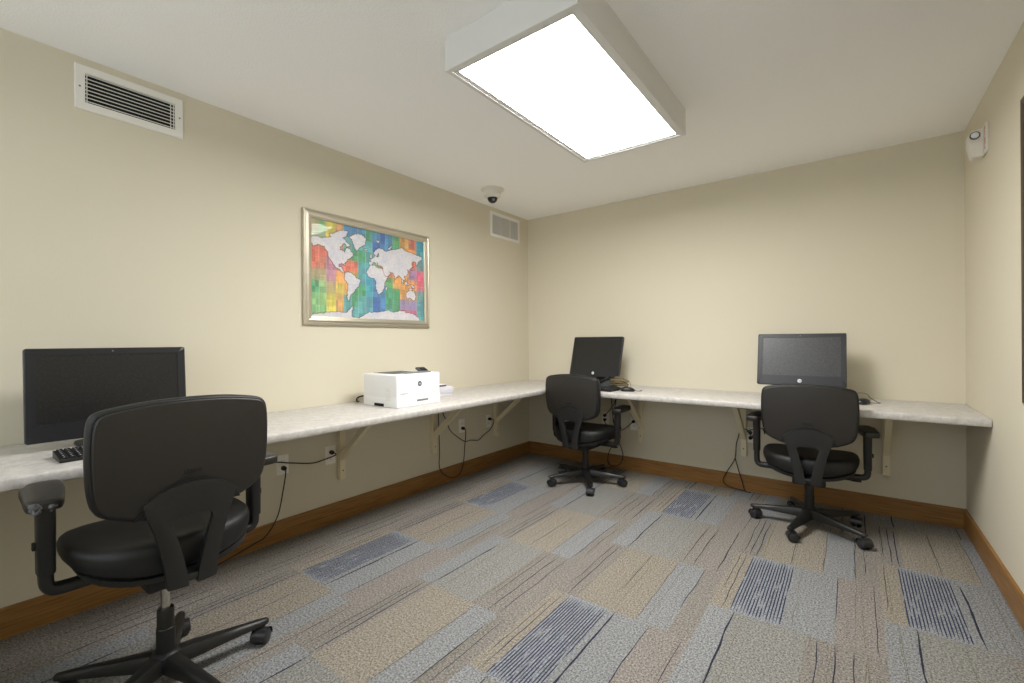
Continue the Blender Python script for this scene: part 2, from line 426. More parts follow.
vr = loft(bm, back_rings(spec, yb), cap0=True, cap1=False); fan(bm, vr[-1], (0, yb(0,.735)-.006, .735))
shell = cpart('back_shell', bm, M['shell'], angle=22)
# emblem set into the shell, right of centre as seen from behind it sits on the axis
bm = bmesh.new()
for i in range(5): box(bm, (.0-.017+i*.0085, yb(0,.682)-.0085, .682), (.0055,.0022,.0085))
box(bm, (0, yb(0,.682)-.0072, .682), (.048,.0016,.0135), .0006, 1)
obj('emblem', bm, M['dark'], shell)
# dark raised plate painting the shade of the arched recess around the support
bm = bmesh.new(); N = 24; ra, rb = [], []
for i in range(N+1):
    u = -1+2*i/N; x = .142*u; z = .562+(.664-.562)*(1-abs(u)**2.2)
    zz = min(z, .5635 - .006*(1-abs(u))); ra.append((x, yb(x,z)-.0095, z)); rb.append((x*.97, yb(x,zz)-.0095, zz))
va = [bm.verts.new(p) for p in ra]; vb = [bm.verts.new(p) for p in rb]
vc = [bm.verts.new((p[0],p[1]+.008,p[2])) for p in ra]
for i in range(N):
    bm.faces.new((va[i],va[i+1],vb[i+1],vb[i])); bm.faces.new((va[i],va[i+1],vc[i+1],vc[i]))
obj('recess_shade', bm, M['dark'], shell)
# forked back support
def yk(x, z):
    return yb(x, max(z,.6))-.009 if z > .6 else yb(x,.6)-.009+.10*(.6-z)**2
bm = bmesh.new()
# build as left and right legs plus a bridge so the curved plate stays well-shaped
def plate(bm, left, right, n=18):
    A = spline([(x,z,0) for x,z in left], 5); Bp = spline([(x,z,0) for x,z in right], 5); k = len(A); m = 4
    fr, bk = [], []
    for i in range(k):
        j = i*(len(Bp)-1)/(k-1); j0 = int(j); f = j-j0; q = Bp[j0].lerp(Bp[min(j0+1,len(Bp)-1)], f)
        a = A[i]; rowf, rowb = [], []
        for s in range(m+1):
            p = a.lerp(q, s/m); y = yk(p.x, p.y); edge = .003 if s in (0, m) else 0
            rowf.append(bm.verts.new((p.x, y-.012+edge, p.y))); rowb.append(bm.verts.new((p.x, y+.010, p.y)))
        fr.append(rowf); bk.append(rowb)
    for i in range(k-1):
        for s in range(m):
            bm.faces.new((fr[i][s],fr[i][s+1],fr[i+1][s+1],fr[i+1][s])); bm.faces.new((bk[i][s],bk[i][s+1],bk[i+1][s+1],bk[i+1][s]))
        for s in (0, m): bm.faces.new((fr[i][s],fr[i+1][s],bk[i+1][s],bk[i][s]))
    for i in (0, k-1):
        for s in range(m): bm.faces.new((fr[i][s],fr[i][s+1],bk[i][s+1],bk[i][s]))
for sg in (-1, 1):
    plate(bm, [(sg*x,z) for x,z in [(.124,.603),(.112,.56),(.097,.515),(.086,.47),(.076,.42),(.068,.37),(.064,.334)]],
              [(sg*x,z) for x,z in [(.045,.545),(.054,.530),(.046,.50),(.034,.455),(.024,.41),(.016,.37),(.012,.330)]])
plate(bm, [(-.124,.603),(-.098,.624),(-.06,.641),(0,.650),(.06,.641),(.098,.624),(.124,.603)], [(-.045,.545),(-.03,.547),(-.015,.548),(0,.548),(.015,.548),(.03,.547),(.045,.545)])
box(bm, (0,-.17,.352), (.10,.16,.022), .005)
cpart('back_support', bm, M['support'], angle=40)
# mechanism, column
bm = bmesh.new(); box(bm, (0,-.01,.314), (.17,.26,.046), .012); box(bm, (.15,.05,.318), (.15,.014,.010), .004); box(bm, (.235,.05,.318), (.05,.03,.012), .004)
cpart('tilt_mechanism', bm, M['dark'])
bm = bmesh.new(); lathe(bm, [(.014,.12),(.014,.30)], 20); cpart('gas_piston', bm, M['steel'], True)
bm = bmesh.new(); lathe(bm, [(.027,.108),(.027,.20),(.0245,.203),(.0245,.262),(.022,.268),(.015,.268)], 24); cpart('column_cover', bm, M['plastic'], False)
# arms
for sg in (-1, 1):
    bm = bmesh.new()
    path = [(sg*.15,.0,.352),(sg*.235,.0,.352),(sg*.268,.0,.355),(sg*.283,.0,.368),(sg*.287,.0,.39),(sg*.287,.0,.45)]
    P = spline(path, 5); rings = []
    for i, p in enumerate(P):
        tg = (P[min(i+1,len(P)-1)]-P[max(i-1,0)]).normalized(); s = tg.cross(Vector((0,1,0))).normalized()
        rings.append([p+s*.0165*math.copysign(abs(math.cos(a))**.6, math.cos(a))+Vector((0,1,0))*.023*math.copysign(abs(math.sin(a))**.6, math.sin(a)) for a in [2*PI*j/20 for j in range(20)]])
    loft(bm, rings)
    arm = cpart('armrest', bm, M['plastic'], angle=50)
    bm = bmesh.new(); loft(bm, [sq_ring(.0185,.027,4,.402,sg*.287,0,24), sq_ring(.02,.029,4,.406,sg*.287,0,24), sq_ring(.021,.031,4,.608,sg*.287,0,24)])
    obj('arm_sleeve', bm, M['plastic'], arm, angle=50)
    obj('height_button', B((sg*.3105,.0,.487),(.009,.016,.022),.002), M['dark'], arm)
    # pad outline: broad, toed in, with a step near the front outer corner
    pts = [(.026,-.106),(.041,-.088),(.045,0),(.049,.085),(.046,.100),(.037,.108),(.034,.142),(.016,.156),(-.026,.156),(-.044,.136),(-.047,.06),(-.040,-.04),(-.034,-.09),(-.020,-.108)]
    pts = [(p.x, p.y) for p in spline([(x,y,0) for x,y in pts], 4, True)]
    def pr(s, z):
        out = []
        for x, y in pts:
            X, Y = x*s, .025+(y-.025)*(1-(1-s)*.45); a = math.radians(5)
            out.append(Vector((sg*(.289+X*math.cos(a)-Y*math.sin(a)), X*math.sin(a)+Y*math.cos(a), z)))
        return out
    bm = bmesh.new(); vr = loft(bm, [pr(.75,.6065), pr(.95,.609), pr(1,.616), pr(1,.630), pr(.96,.637), pr(.85,.640), pr(.4,.641)], cap1=False)
    fan(bm, vr[-1], Vector((sg*.287,.025,.641)))
    obj('arm_pad', bm, M['shell'], arm, angle=60)
# star base and casters
bm = bmesh.new()
lathe(bm, [(.030,.062),(.046,.066),(.05,.085),(.046,.112),(.034,.122),(.029,.124)], 30)
def legring(r, w, z0, z1, ang):
    pr_ = [(-w/2,z0),(-w*.5,z0+(z1-z0)*.55),(-w*.34,z1-.003),(-w*.12,z1),(w*.12,z1),(w*.34,z1-.003),(w*.5,z0+(z1-z0)*.55),(w/2,z0)]
    c, s = math.cos(ang), math.sin(ang)
    return [Vector((c*r-s*u, s*r+c*u, v)) for u, v in pr_]
for k in range(5):
    a = 2*PI*k/5
    loft(bm, [legring(.025,.058,.064,.118,a), legring(.07,.054,.066,.116,a), legring(.15,.046,.068,.107,a), legring(.23,.039,.069,.098,a), legring(.295,.033,.069,.0905,a), legring(.318,.028,.070,.088,a), legring(.326,.016,.072,.083,a)])
base = cpart('base', bm, M['plastic'], False, angle=40)
rc = random.Random(5)
for k in range(5):
    a = 2*PI*k/5; sw = rc.uniform(0, 6.28)
    bm = bmesh.new()
    for s in (-1, 1):
        mx = Matrix.Rotation(sw, 4, 'Z') @ Matrix.Translation((.012,0,0)) @ frame_mx((0,s*.0145,.0285),(1,0,0),(0,0,-1))
        lathe(bm, [(.008,-.0115),(.024,-.0115),(.0278,-.008),(.0285,0),(.0278,.008),(.024,.0115),(.008,.0115)], 22, mx)
    # hood over the wheels
    hr = []
    for i in range(11):
        th = math.radians(-10+200*i/10); r0 = .0315
        hr.append([Matrix.Rotation(sw,4,'Z') @ Vector((.012+r0*math.cos(th), y, .030+r0*math.sin(th)*1.0)) for y in (-.028,-.022,.022,.028)])
    for i in range(10):
        for j in range(3):
            bm.faces.new([bm.verts.new(p) for p in (hr[i][j],hr[i][j+1],hr[i+1][j+1],hr[i+1][j])])
    lathe(bm, [(.008,.05),(.008,.074)], 12)
    bmesh.ops.remove_doubles(bm, verts=bm.verts, dist=.00005)
    obj('caster', bm, M['rubber'], base, (.306*math.cos(a), .306*math.sin(a), 0), angle=50)

def place(root, lift, base_deg, heading):
    for c in root.children:
        nm = c.name.split('.')[0]
        if nm in LIFT: c.location.z = lift
        elif nm == 'base': c.rotation_euler.z = math.radians(base_deg-heading)+PI/2
c2 = dup(ch, (.952,-.555,0), math.radians(89)-PI/2, 'black wheeled office chair pulled up near the room corner, at the middle monitor')
c3 = dup(ch, (2.494,-.53,0), math.radians(92.3)-PI/2, 'black wheeled office chair facing the end wall, in front of the raised right-hand monitor')
place(ch, .097, 84, 180.7); place(c2, 0, 17, 89); place(c3, 0, 40, 92.3)
def raise_arm(root, side, dz):
    for c in root.children:
        if c.name.startswith('armrest') and (sum(v.co.x for v in c.data.vertices) > 0) == (side > 0):
            for g in c.children: g.location.z = dz
raise_arm(ch, -1, .006); raise_arm(c3, -1, .04)
for c in c2.children:
    for g in c.children:
        if g.name.startswith('arm_pad'): g.location.y = .055
# crumbled foam on the near chair's left arm pad
armL = [c for c in ch.children if c.name.startswith('armrest')][0]
bm = bmesh.new(); rf = random.Random(11)
for i in range(26):
    px, py = -.289+rf.uniform(-.04,.012), -.104+rf.uniform(-.008,.014)
    r = bmesh.ops.create_icosphere(bm, subdivisions=2, radius=rf.uniform(.004,.008), matrix=Matrix.Translation((px, py, .620+rf.uniform(-.010,.014))))
    for v in r['verts']: v.co += Vector((noise.noise(v.co*140), noise.noise(v.co*140+Vector((9,0,0))), noise.noise(v.co*140+Vector((0,9,0)))))*.004
tag(obj('torn_foam', bm, M['foam'], armL, loc=(0,0,.006), angle=60), 'crumbling grey foam at the torn pad end')

# ------------------------------------------------------------------ all-in-one monitors (local: screen faces -y, x right, z up; origin on the worktop)
def monitor(label, loc, rz, tilt, zc, glass='screen'):
    t = thing('monitor', label, 'monitor', loc, rz, 'black widescreen monitors on the worktop')
    w, h, d = .506, .356, .034
    Tm = Matrix.Translation((0,0,zc)) @ Matrix.Rotation(-tilt, 4, 'X')
    bm = bmesh.new(); chin, bt, bs = .066, .026, .030
    def rr(a, b, y, cz=0, r=.008, n=5):
        out = []
        for qx, qz, a0 in ((1,1,0),(-1,1,90),(-1,-1,180),(1,-1,270)):
            for i in range(n):
                th = math.radians(a0+90*i/(n-1)); out.append(Tm @ Vector((qx*(a-r)+r*math.cos(th), y, cz+qz*(b-r)+r*math.sin(th))))
        return out
    sh, sz = (h-chin-bt)/2, (chin-bt)/2
    loft(bm, [rr(w/2-bs,sh,-d/2+.004,sz,.002), rr(w/2-bs,sh,-d/2+.0005,sz,.002), rr(w/2-.003,h/2-.003,-d/2), rr(w/2,h/2,-d/2+.003), rr(w/2,h/2,d/2-.006), rr(w/2-.02,h/2-.02,d/2+.008), rr(w/2-.08,h/2-.07,d/2+.022)], cap0=False)
    cab = obj('bezel', bm, M['bezel'], t, angle=40)
    bm = bmesh.new(); loft(bm, [rr(w/2-bs,sh,-d/2+.0030,sz,.002), rr(w/2-bs,sh,-d/2+.0055,sz,.002)]); obj('screen', bm, M[glass], t, smooth=False)
    # round badge with two letters, webcam
    bm = bmesh.new(); mx = Tm @ frame_mx((0,-d/2-.0002,-h/2+chin*.47),(1,0,0),(0,0,1)); lathe(bm, [(.0125,-.0006),(.0125,.0007),(.012,.001)], 24, mx)
    bd = obj('emblem', bm, M['logo'], t)
    sk = Matrix(((1,.25,0,0),(0,1,0,0),(0,0,1,0),(0,0,0,1)))
    text('emblem_letters', 'hp', .016, M['ink'], bd, Tm @ frame_mx((0,-d/2-.0013,-h/2+chin*.47+.001),(1,0,0),(0,0,1)) @ sk, .0002)
    bm = bmesh.new(); lathe(bm, [(.003,0),(.003,.0012)], 12, Tm @ frame_mx((0,-d/2-.0001,h/2-bt*.5),(1,0,0),(0,0,1))); obj('webcam', bm, M['grey'], t)
    # stand: neck behind the panel, flat foot
    bm = bmesh.new(); zn = zc-.02
    prism(bm, [(.075,.010),(.105,.010),(.06+.01,zn),(.03+.01,zn)], lambda u,v,s: (s,u,v), -.045, .045)
    obj('stand_neck', bm, M['bezel'], t, smooth=False)
    bm = bmesh.new(); loft(bm, [sq_ring(.105,.088,5,.0005,0,.02), sq_ring(.11,.092,5,.003,0,.02), sq_ring(.108,.09,5,.010,0,.02), sq_ring(.10,.085,5,.0125,0,.02)])
    obj('stand_foot', bm, M['bezel'], t, angle=50)
    return t
monitor('black monitor with a dark screen low on the worktop behind the foreground chair', (.255,-3.385,DZ), PI/2, math.radians(4), .212)
monitor('black tilted monitor near the room corner, dark screen, cable bundle beside it', (.915,-.275,DZ), math.radians(-8), math.radians(14), .262)
monitor('raised black monitor on the end wall side with a hazy grey reflecting screen', (2.43,-.27,DZ), 0, math.radians(13), .266, 'hazy')

# ------------------------------------------------------------------ keyboards, mice
def keyboard(label, loc, rz, w=.44, d=.135):
    t = thing('keyboard', label, 'keyboard', loc, rz, 'black keyboards')
    bm = bmesh.new()
    prism(bm, [(-d/2,.001),(d/2,.001),(d/2,.022),(d/2-.006,.025),(-d/2+.004,.012),(-d/2,.009)], lambda u,v,s: (s,u,v), -w/2, w/2)
    obj('body', bm, M['plastic'], t, smooth=False)
    bm = bmesh.new(); rows = 6
    for r in range(rows):
        y = -d/2+.016+r*(d-.03)/(rows-1); z = .0125+(r/(rows-1))*.0115+.002
        n = 21; 
        for k in range(n):
            if (r == 0 and 4 <= k <= 9) : continue
            x = -w/2+.016+k*(w-.032)/(n-1); box(bm, (x, y, z), (.0155,.0155,.006), .0015, 1)
        if r == 0: box(bm, (-w/2+.016+6.5*(w-.032)/(n-1), y, z), (.115,.0155,.006), .0015, 1)
    obj('keys', bm, M['dark'], t, smooth=False)
    bm = bmesh.new()
    for r in range(rows):
        y = -d/2+.016+r*(d-.03)/(rows-1); z = .0125+(r/(rows-1))*.0115+.0053
        for k in range(21):
            if (r == 0 and 4 <= k <= 9) : continue
            x = -w/2+.016+k*(w-.032)/20; box(bm, (x-.002, y+.002, z), (.0035,.0045,.0004))
    obj('key_markings', bm, M['logo'], t, smooth=False)
    bm = bmesh.new(); tube(bm, [(-.03,d/2-.002,.014),(-.05,d/2+.015,.018),(-.035,d/2+.03,.010),(.01,d/2+.04,.006),(.03,d/2+.035,.004)], .0022, 6); obj('cable', bm, M['cord'], t)
    return t
keyboard('black keyboard lying in front of the left monitor, mostly behind the foreground chair', (.49,-3.365,DZ), PI/2)
keyboard('black keyboard lying in front of the middle monitor, end showing past the chair', (.985,-.50,DZ), math.radians(-6))
def mouse(label, loc, rz, cab):
    t = thing('computer_mouse', label, 'mouse', loc, rz, 'black computer mice')
    bm = bmesh.new()
    rings = []
    for s, z in [(.9,.001),(1,.006),(1,.014),(.94,.022),(.8,.029),(.55,.034),(.25,.036)]:
        rg = sq_ring(.031*s, .055*s, 2.4, z, 0, 0, 28)
        for v in rg: v.z *= 1-.25*max(0, v.y/.055)
        rings.append(rg)
    vr = loft(bm, rings, cap1=False); fan(bm, vr[-1], (0,0,.0363)); obj('body', bm, M['plastic'], t, angle=70)
    bm = bmesh.new(); lathe(bm, [(.004,-.004),(.0085,-.003),(.0085,.003),(.004,.004)], 16, frame_mx((0,.028,.024),(0,1,0),(0,0,1))); obj('scroll_wheel', bm, M['grey'], t)
    obj('side_trim', B((-.0255,-.032,.019),(.010,.022,.011),.003), M['logo'], t)
    bm = bmesh.new(); tube(bm, cab, .0016, 6); obj('cable', bm, M['cord'], t)
mouse('black mouse on the worktop edge beside the cable bundle, right of the middle keyboard', (1.285,-.465,DZ), math.radians(-65),
      [(0,.052,.008),(.01,.08,.004),(-.03,.11,.003),(-.07,.10,.004)])
mouse('black mouse just right of the right-hand chair back, thin cable looping up behind it', (2.765,-.335,DZ), math.radians(-20),
      [(0,.052,.008),(.03,.072,.004),(.055,.10,.003),(.03,.13,.005),(-.01,.13,.03),(-.02,.12,.05),(-.06,.11,.056),(-.10,.10,.03)])

# ------------------------------------------------------------------ olive-brown cable bundle
t = thing('cable_bundle', 'tangled olive-brown cable bundle heaped between the middle monitor and the mouse', 'cable', (1.185,-.40,DZ))
bm = bmesh.new(); rb_ = random.Random(4)
for k in range(22):
    a0 = rb_.uniform(0,.6); L_, w_ = rb_.uniform(.05,.075), rb_.uniform(.018,.04); zc_ = rb_.uniform(.035,.10); dy = rb_.uniform(-.02,.02); tl = rb_.uniform(-.3,.3)
    pts = []
    for i in range(13):
        th = 2*PI*i/12; x = L_*math.cos(th); y = w_*math.sin(th)+dy
        pts.append((x, y+rb_.uniform(-.004,.004), max(.006, zc_*(1-.25*(x/.07)**2)+tl*y+rb_.uniform(-.004,.004))))
    tube(bm, pts, .0042, 7, 3)
obj('coils', bm, M['cordtan'], t)
bm = bmesh.new()
for k in range(5):
    tube(bm, [(-.075+rb_.uniform(-.01,.01),-.03,.006),(-.06,-.02+.01*k,.02),(-.02,-.015,.012+.003*k),(.03,-.02+.005*k,.010),(.06,-.01,.006+.002*k)], .005, 7)
box(bm, (-.06,-.015,.022), (.04,.03,.03), .006)
obj('black_cables', bm, M['cord'], t)
bm = bmesh.new(); tube(bm, [(.05,0,.085),(.085,.0,.075),(.098,-.005,.045),(.095,-.02,.015),(.08,-.03,.004)], .0018, 6); obj('loose_loop', bm, M['cordtan'], t)
t = thing('telephone_handset', 'black bar leaning up against the left side of the cable bundle', 'bar', (1.045,-.385,DZ))
bm = bmesh.new(); tube(bm, [(-.055,0,.045),(-.02,0,.063),(.02,0,.083),(.045,0,.094)], [.008,.010,.012,.014], 10); obj('rod', bm, M['plastic'], t)
bm = bmesh.new(); prism(bm, [(-.06,.002),(.05,.002),(.048,.088),(.04,.082),(-.055,.036)], lambda u,v,s: (u,s,v), .004, .016); obj('support', bm, M['greyd'], t, smooth=False)
t.name = 'tilted_bar'

# ------------------------------------------------------------------ printer and papers (local: front is +x, width along y)
t = thing('printer', 'white boxy laser printer on the long worktop under the world map', 'printer', (.165,-2.12,DZ))
PW, PD, PH = .36, .34, .203
bm = bmesh.new()
box(bm, (PD/2, PW/2, .034), (PD-.0012,PW-.0012,.066), .003); 
bb = obj('paper_tray', bm, M['white'], t)
bm = bmesh.new(); box(bm, (PD/2, PW/2, .1295), (PD,PW,.147), .010, 3); body = obj('body', bm, M['white'], t)
bm = bmesh.new(); box(bm, (.14,.17,PH+.0002), (.22,.23,.002), .0008, 1); box(bm, (.09,.17,PH+.001), (.10,.17,.003), .001, 1); obj('output_tray', bm, M['greyd'], t)
bm = bmesh.new(); box(bm, (.275,.215,PH+.004), (.05,.20,.010), .003); box(bm, (.25,.24,PH+.001), (.06,.14,.006), .002); obj('tray_flap', bm, M['grey'], t)
bm = bmesh.new(); box(bm, (.235,.292,PH+.017), (.05,.075,.014), .004, 2, Matrix.Translation((.235,.292,PH+.016)) @ Matrix.Rotation(.45,4,'Y') @ Matrix.Translation((-.235,-.292,-PH-.016)))
cp = obj('control_panel', bm, M['greyd'], t)
bm = bmesh.new(); box(bm, (.245,.292,PH+.0275), (.03,.05,.001), 0, 1, Matrix.Translation((.235,.292,PH+.016)) @ Matrix.Rotation(.45,4,'Y') @ Matrix.Translation((-.235,-.292,-PH-.016))); obj('display', bm, M['dark'], cp)
bm = bmesh.new(); box(bm, (PD+.0004,.205,.034), (.0015,.095,.011), .0005, 1); obj('tray_handle', bm, M['grey'], t)
obj('tray_gauge', B((PD+.0003,.06,.034), (.0012,.008,.012)), M['ventg'], t)
obj('side_grip', B((.165,-.0003,.012), (.095,.0015,.018)), M['duct'], t, smooth=False)
bm = bmesh.new()
for k in range(9): box(bm, (.255+.0, -.0004, .045+k*.009), (.05,.001,.003))
obj('side_vent', bm, M['ventg'], t, smooth=False)
bm = bmesh.new(); lathe(bm, [(.0165,-.0003),(.0165,.0009),(.0162,.001)], 28, frame_mx((PD,.182,.139),(0,1,0),(0,0,1))); em = obj('emblem', bm, M['ink'], t)
text('emblem_letters', 'hp', .0215, M['logo'], em, frame_mx((PD+.0013,.182,.1405),(0,1,0),(0,0,1)) @ Matrix(((1,.25,0,0),(0,1,0,0),(0,0,1,0),(0,0,0,1))), .0003)
text('model_lettering', 'LaserJet Pro', .011, M['grey'], t, frame_mx((PD+.0003,.055,.085),(0,1,0),(0,0,1)), .0002)

bm = bmesh.new(); rp = random.Random(8)
for k in range(13):
    z = .001+k*.0048; a = rp.uniform(-.05,.05); sx, sy = rp.uniform(-.006,.006), rp.uniform(-.012,.012)
    box(bm, (sx, sy, z+.0021), (.21,.285,.0042), 0, 1, Matrix.Rotation(a,4,'Z'))
tag(obj('paper_stack', bm, M['paper'], None, (.155,-1.53,DZ), smooth=False), 'stack of white papers on the worktop beyond the printer', 'papers')
t = thing('booklet', 'thin brown-edged booklet lying on top of the white paper stack', 'book', (.15,-1.555,DZ+.0645))
obj('cover', B((0,0,.0075),(.17,.24,.011),.001,1), M['book'], t, smooth=False)
obj('pages', B((-.002,-.001,.0146),(.172,.244,.003)), M['paper'], t, smooth=False)

# ------------------------------------------------------------------ wall outlets (local: plate faces -y, origin centre)
def outlet_parts(t):
    bm = bmesh.new(); box(bm, (0,-.003,0), (.072,.006,.118), .002, 2); obj('faceplate', bm, M['outlet'], t)
    for s in (-1, 1):
        bm = bmesh.new(); loft(bm, [[Vector((p.x,-.006,p.y+s*.0195)) for p in sq_ring(.017,.0145,3,0,0,0,24)], [Vector((p.x,-.0082,p.y+s*.0195)) for p in sq_ring(.0165,.014,3,0,0,0,24)]])
        r = obj('receptacle', bm, M['outlet'], t)
        bm = bmesh.new()
        for dx, dz, w, h_ in ((-.0065,.003,.0022,.008),(.0065,.003,.0022,.0065),(0,-.007,.005,.005)): box(bm, (dx,-.0083,s*.0195+dz), (w,.0006,h_))
        obj('slots', bm, M['duct'], r, smooth=False)
ol = ['ivory outlet plate nearest the foreground chair, black cord dropping from it to the floor', 'ivory outlet plate beside a bracket, plug with a horizontal black cord',
      'ivory outlet plate under the printer side of the worktop feeding a deep hanging cord loop', 'ivory outlet plate nearest the room corner with a bulky black plug',
      'ivory outlet plate behind the middle chair, two black plugs in it', 'ivory outlet plate half behind the bracket right of the middle chair', 'ivory outlet plate behind the left armrest of the right-hand chair']
osp = [((0,-2.567,.447),PI/2),((0,-2.259,.44),PI/2),((0,-1.027,.439),PI/2),((0,-.668,.431),PI/2),((.872,0,.455),0),((1.15,0,.425),0),((2.085,0,.435),0)]
t0 = thing('wall_outlet', ol[0], 'outlet', osp[0][0], osp[0][1], 'ivory outlets under the worktop'); outlet_parts(t0)
for (p, a), l in zip(osp[1:], ol[1:]): dup(t0, p, a, l)

# ------------------------------------------------------------------ cords
def cord(label, runs, plugs, r=.0035):
    bm = bmesh.new()
    for pts in runs: tube(bm, pts, r, 8, 8)
    o = tag(obj('power_cord', bm, M['cord']), label, 'cord', 'black cords under the worktop')
    for (p, d) in plugs:
        bm = bmesh.new(); z = Vector(d).normalized(); x = Vector((0,0,1)); y = z.cross(x)
        mx = Matrix(((x.x,y.x,z.x,p[0]),(x.y,y.y,z.y,p[1]),(x.z,y.z,z.z,p[2]),(0,0,0,1)))
        lathe(bm, [(.012,0),(.0135,.004),(.0135,.020),(.010,.028),(.0055,.034)], 16, mx); obj('plug', bm, M['cord'], o)
X, Y = (1,0,0), (0,-1,0)
cord('black cord hanging from the outlet nearest the foreground chair and curving along the wall base', [[(.035,-2.567,.4275),(.045,-2.569,.40),(.03,-2.577,.302),(.03,-2.609,.163),(.035,-2.677,.07),(.04,-2.758,.045),(.06,-2.86,.03),(.08,-2.98,.012)]], [((.0085,-2.567,.4275),X)])
cord('black cord running level between the bracket-side outlet and the foreground chair', [[(.036,-2.259,.4595),(.045,-2.246,.445),(.03,-2.309,.428),(.025,-2.389,.42),(.025,-2.503,.445),(.04,-2.592,.471),(.06,-2.70,.51),(.06,-2.86,.62),(.05,-2.95,.722)]], [((.0085,-2.259,.4595),X)])
cord('black cord hanging in a deep loop under the worktop beyond the printer', [[(.055,-1.343,.724),(.05,-1.343,.553),(.05,-1.335,.293),(.04,-1.33,.171),(.03,-1.285,.095),(.03,-1.177,.03),(.03,-1.081,.042),(.03,-1.035,.128),(.03,-1.016,.273),(.05,-1.024,.39),(.036,-1.027,.4195)]], [((.0085,-1.027,.4195),X)])
cord('black cord sagging from under the worktop to the plug nearest the room corner', [[(.03,-1.315,.724),(.03,-1.28,.60),(.03,-1.231,.504),(.025,-1.19,.432),(.025,-1.114,.368),(.045,-1.028,.31),(.025,-.939,.302),(.025,-.833,.283),(.025,-.764,.316),(.025,-.675,.348),(.03,-.63,.396),(.045,-.64,.440),(.036,-.668,.4505)]], [((.0085,-.668,.4505),X)])
cord('black cord looping down behind the middle chair to the end-wall baseboard', [[(.872,-.035,.4355),(.90,-.055,.40),(.96,-.06,.31),(.977,-.04,.25),(.917,-.03,.142),(.906,-.03,.05),(.956,-.035,.02),(1.024,-.03,.05),(1.053,-.03,.125),(1.035,-.03,.204),(1.0,-.04,.28),(.965,-.05,.50),(.95,-.04,.66),(.935,-.03,.724)]], [((.872,-.0085,.4355),Y)])
cord('short black cord dropping straight from the worktop to the upper plug behind the middle chair', [[(.872,-.035,.4745),(.91,-.06,.50),(.985,-.055,.60),(1.012,-.03,.724)]], [((.872,-.0085,.4745),Y)])
cord('black cord curving from the half-hidden outlet towards the middle chair seat', [[(1.15,-.035,.4445),(1.16,-.05,.455),(1.127,-.05,.42),(1.07,-.045,.372),(1.01,-.04,.36),(.96,-.035,.45),(.99,-.03,.62),(1.0,-.03,.724)]], [((1.15,-.0085,.4445),Y)])
cord('black forked cord hanging in a loop onto the carpet by the end-wall bracket', [[(2.085,-.035,.4155),(2.092,-.05,.44),(2.066,-.047,.478),(2.04,-.045,.482),(2.015,-.045,.455),(2.003,-.04,.41),(1.99,-.04,.36),(1.977,-.035,.242),(1.925,-.03,.142),(1.891,-.03,.067),(1.909,-.035,.03),(1.977,-.035,.012),(2.049,-.04,.006)],[(1.978,-.035,.25),(2.004,-.035,.155),(2.029,-.035,.069),(2.049,-.04,.006),(2.09,-.05,.005)]], [((2.085,-.0085,.4155),Y)])
cord('black cord dropping behind the left armrest of the right-hand chair', [[(2.085,-.035,.4545),(2.07,-.055,.47),(2.112,-.055,.49),(2.17,-.05,.50),(2.185,-.04,.46),(2.176,-.035,.52),(2.167,-.03,.60),(2.16,-.03,.724)]], [((2.085,-.0085,.4545),Y)])
bm = bmesh.new(); tube(bm, [(.163,-2.09,DZ+.055),(.13,-2.118,DZ+.05),(.11,-2.13,DZ+.035),(.08,-2.11,DZ+.012),(.04,-2.07,DZ+.006)], .005, 8)
o = tag(obj('power_cord', bm, M['cord']), 'short black cord poking out behind the printer', 'cord', 'black cords on the worktop')

# ------------------------------------------------------------------ vents on the long wall
def rect_frame(bm, y0, y1, z0, z1, fw, d):
    def rg(i, x): return [(x,y0+i,z0+i),(x,y1-i,z0+i),(x,y1-i,z1-i),(x,y0+i,z1-i)]
    loft(bm, [rg(0,.0005), rg(0,d*.5), rg(.004,d), rg(fw,d), rg(fw+.002,.0005)], cap0=False, cap1=False)
t = thing('air_vent', 'wide white supply vent with black gaps, high on the long wall', 'vent', (0,-3.254,2.308))
bm = bmesh.new(); rect_frame(bm, -.201,.201,-.099,.099,.034,.009); obj('frame', bm, M['ventw'], t, smooth=False)
obj('duct', B((.0012,0,0),(.0015,.336,.134)), M['duct'], t, smooth=False)
bm = bmesh.new()
for k in range(8):
    z = -.058+k*.0166; box(bm, (.006,0,z), (.0035,.336,.0034), 0, 1)
box(bm, (.0045,-.160,0),(.004,.003,.134)); box(bm, (.0045,.148,0),(.004,.003,.134)); box(bm, (.0045,.160,0),(.004,.003,.134))
obj('louver', bm, M['ventg'], t, smooth=False)
for s in (-1,1):
    bm = bmesh.new(); lathe(bm, [(.004,0),(.004,.0015),(.002,.002)], 12, frame_mx((.009,s*.184,0),(0,1,0),(0,0,1))); obj('screw', bm, M['grey'], t)
t = thing('air_vent', 'small white-framed grey return vent next to the room corner', 'vent', (0,-.391,2.281))
bm = bmesh.new(); rect_frame(bm, -.234,.234,-.12,.12,.03,.009); obj('frame', bm, M['ventw'], t, smooth=False)
obj('duct', B((.0012,0,0),(.0015,.41,.182)), M['greyd'], t, smooth=False)
bm = bmesh.new()
for k in range(34):
    y = -.2+k*.4/33; box(bm, (.006,y,0), (.0075,.0045,.182), 0, 1, Matrix.Translation((.006,y,0)) @ Matrix.Rotation(-.5,4,'Z') @ Matrix.Translation((-.006,-y,0)))
for yy in (-.07,.07): box(bm, (.008,yy,0),(.004,.006,.182))
obj('louver', bm, M['ventg'], t, smooth=False)

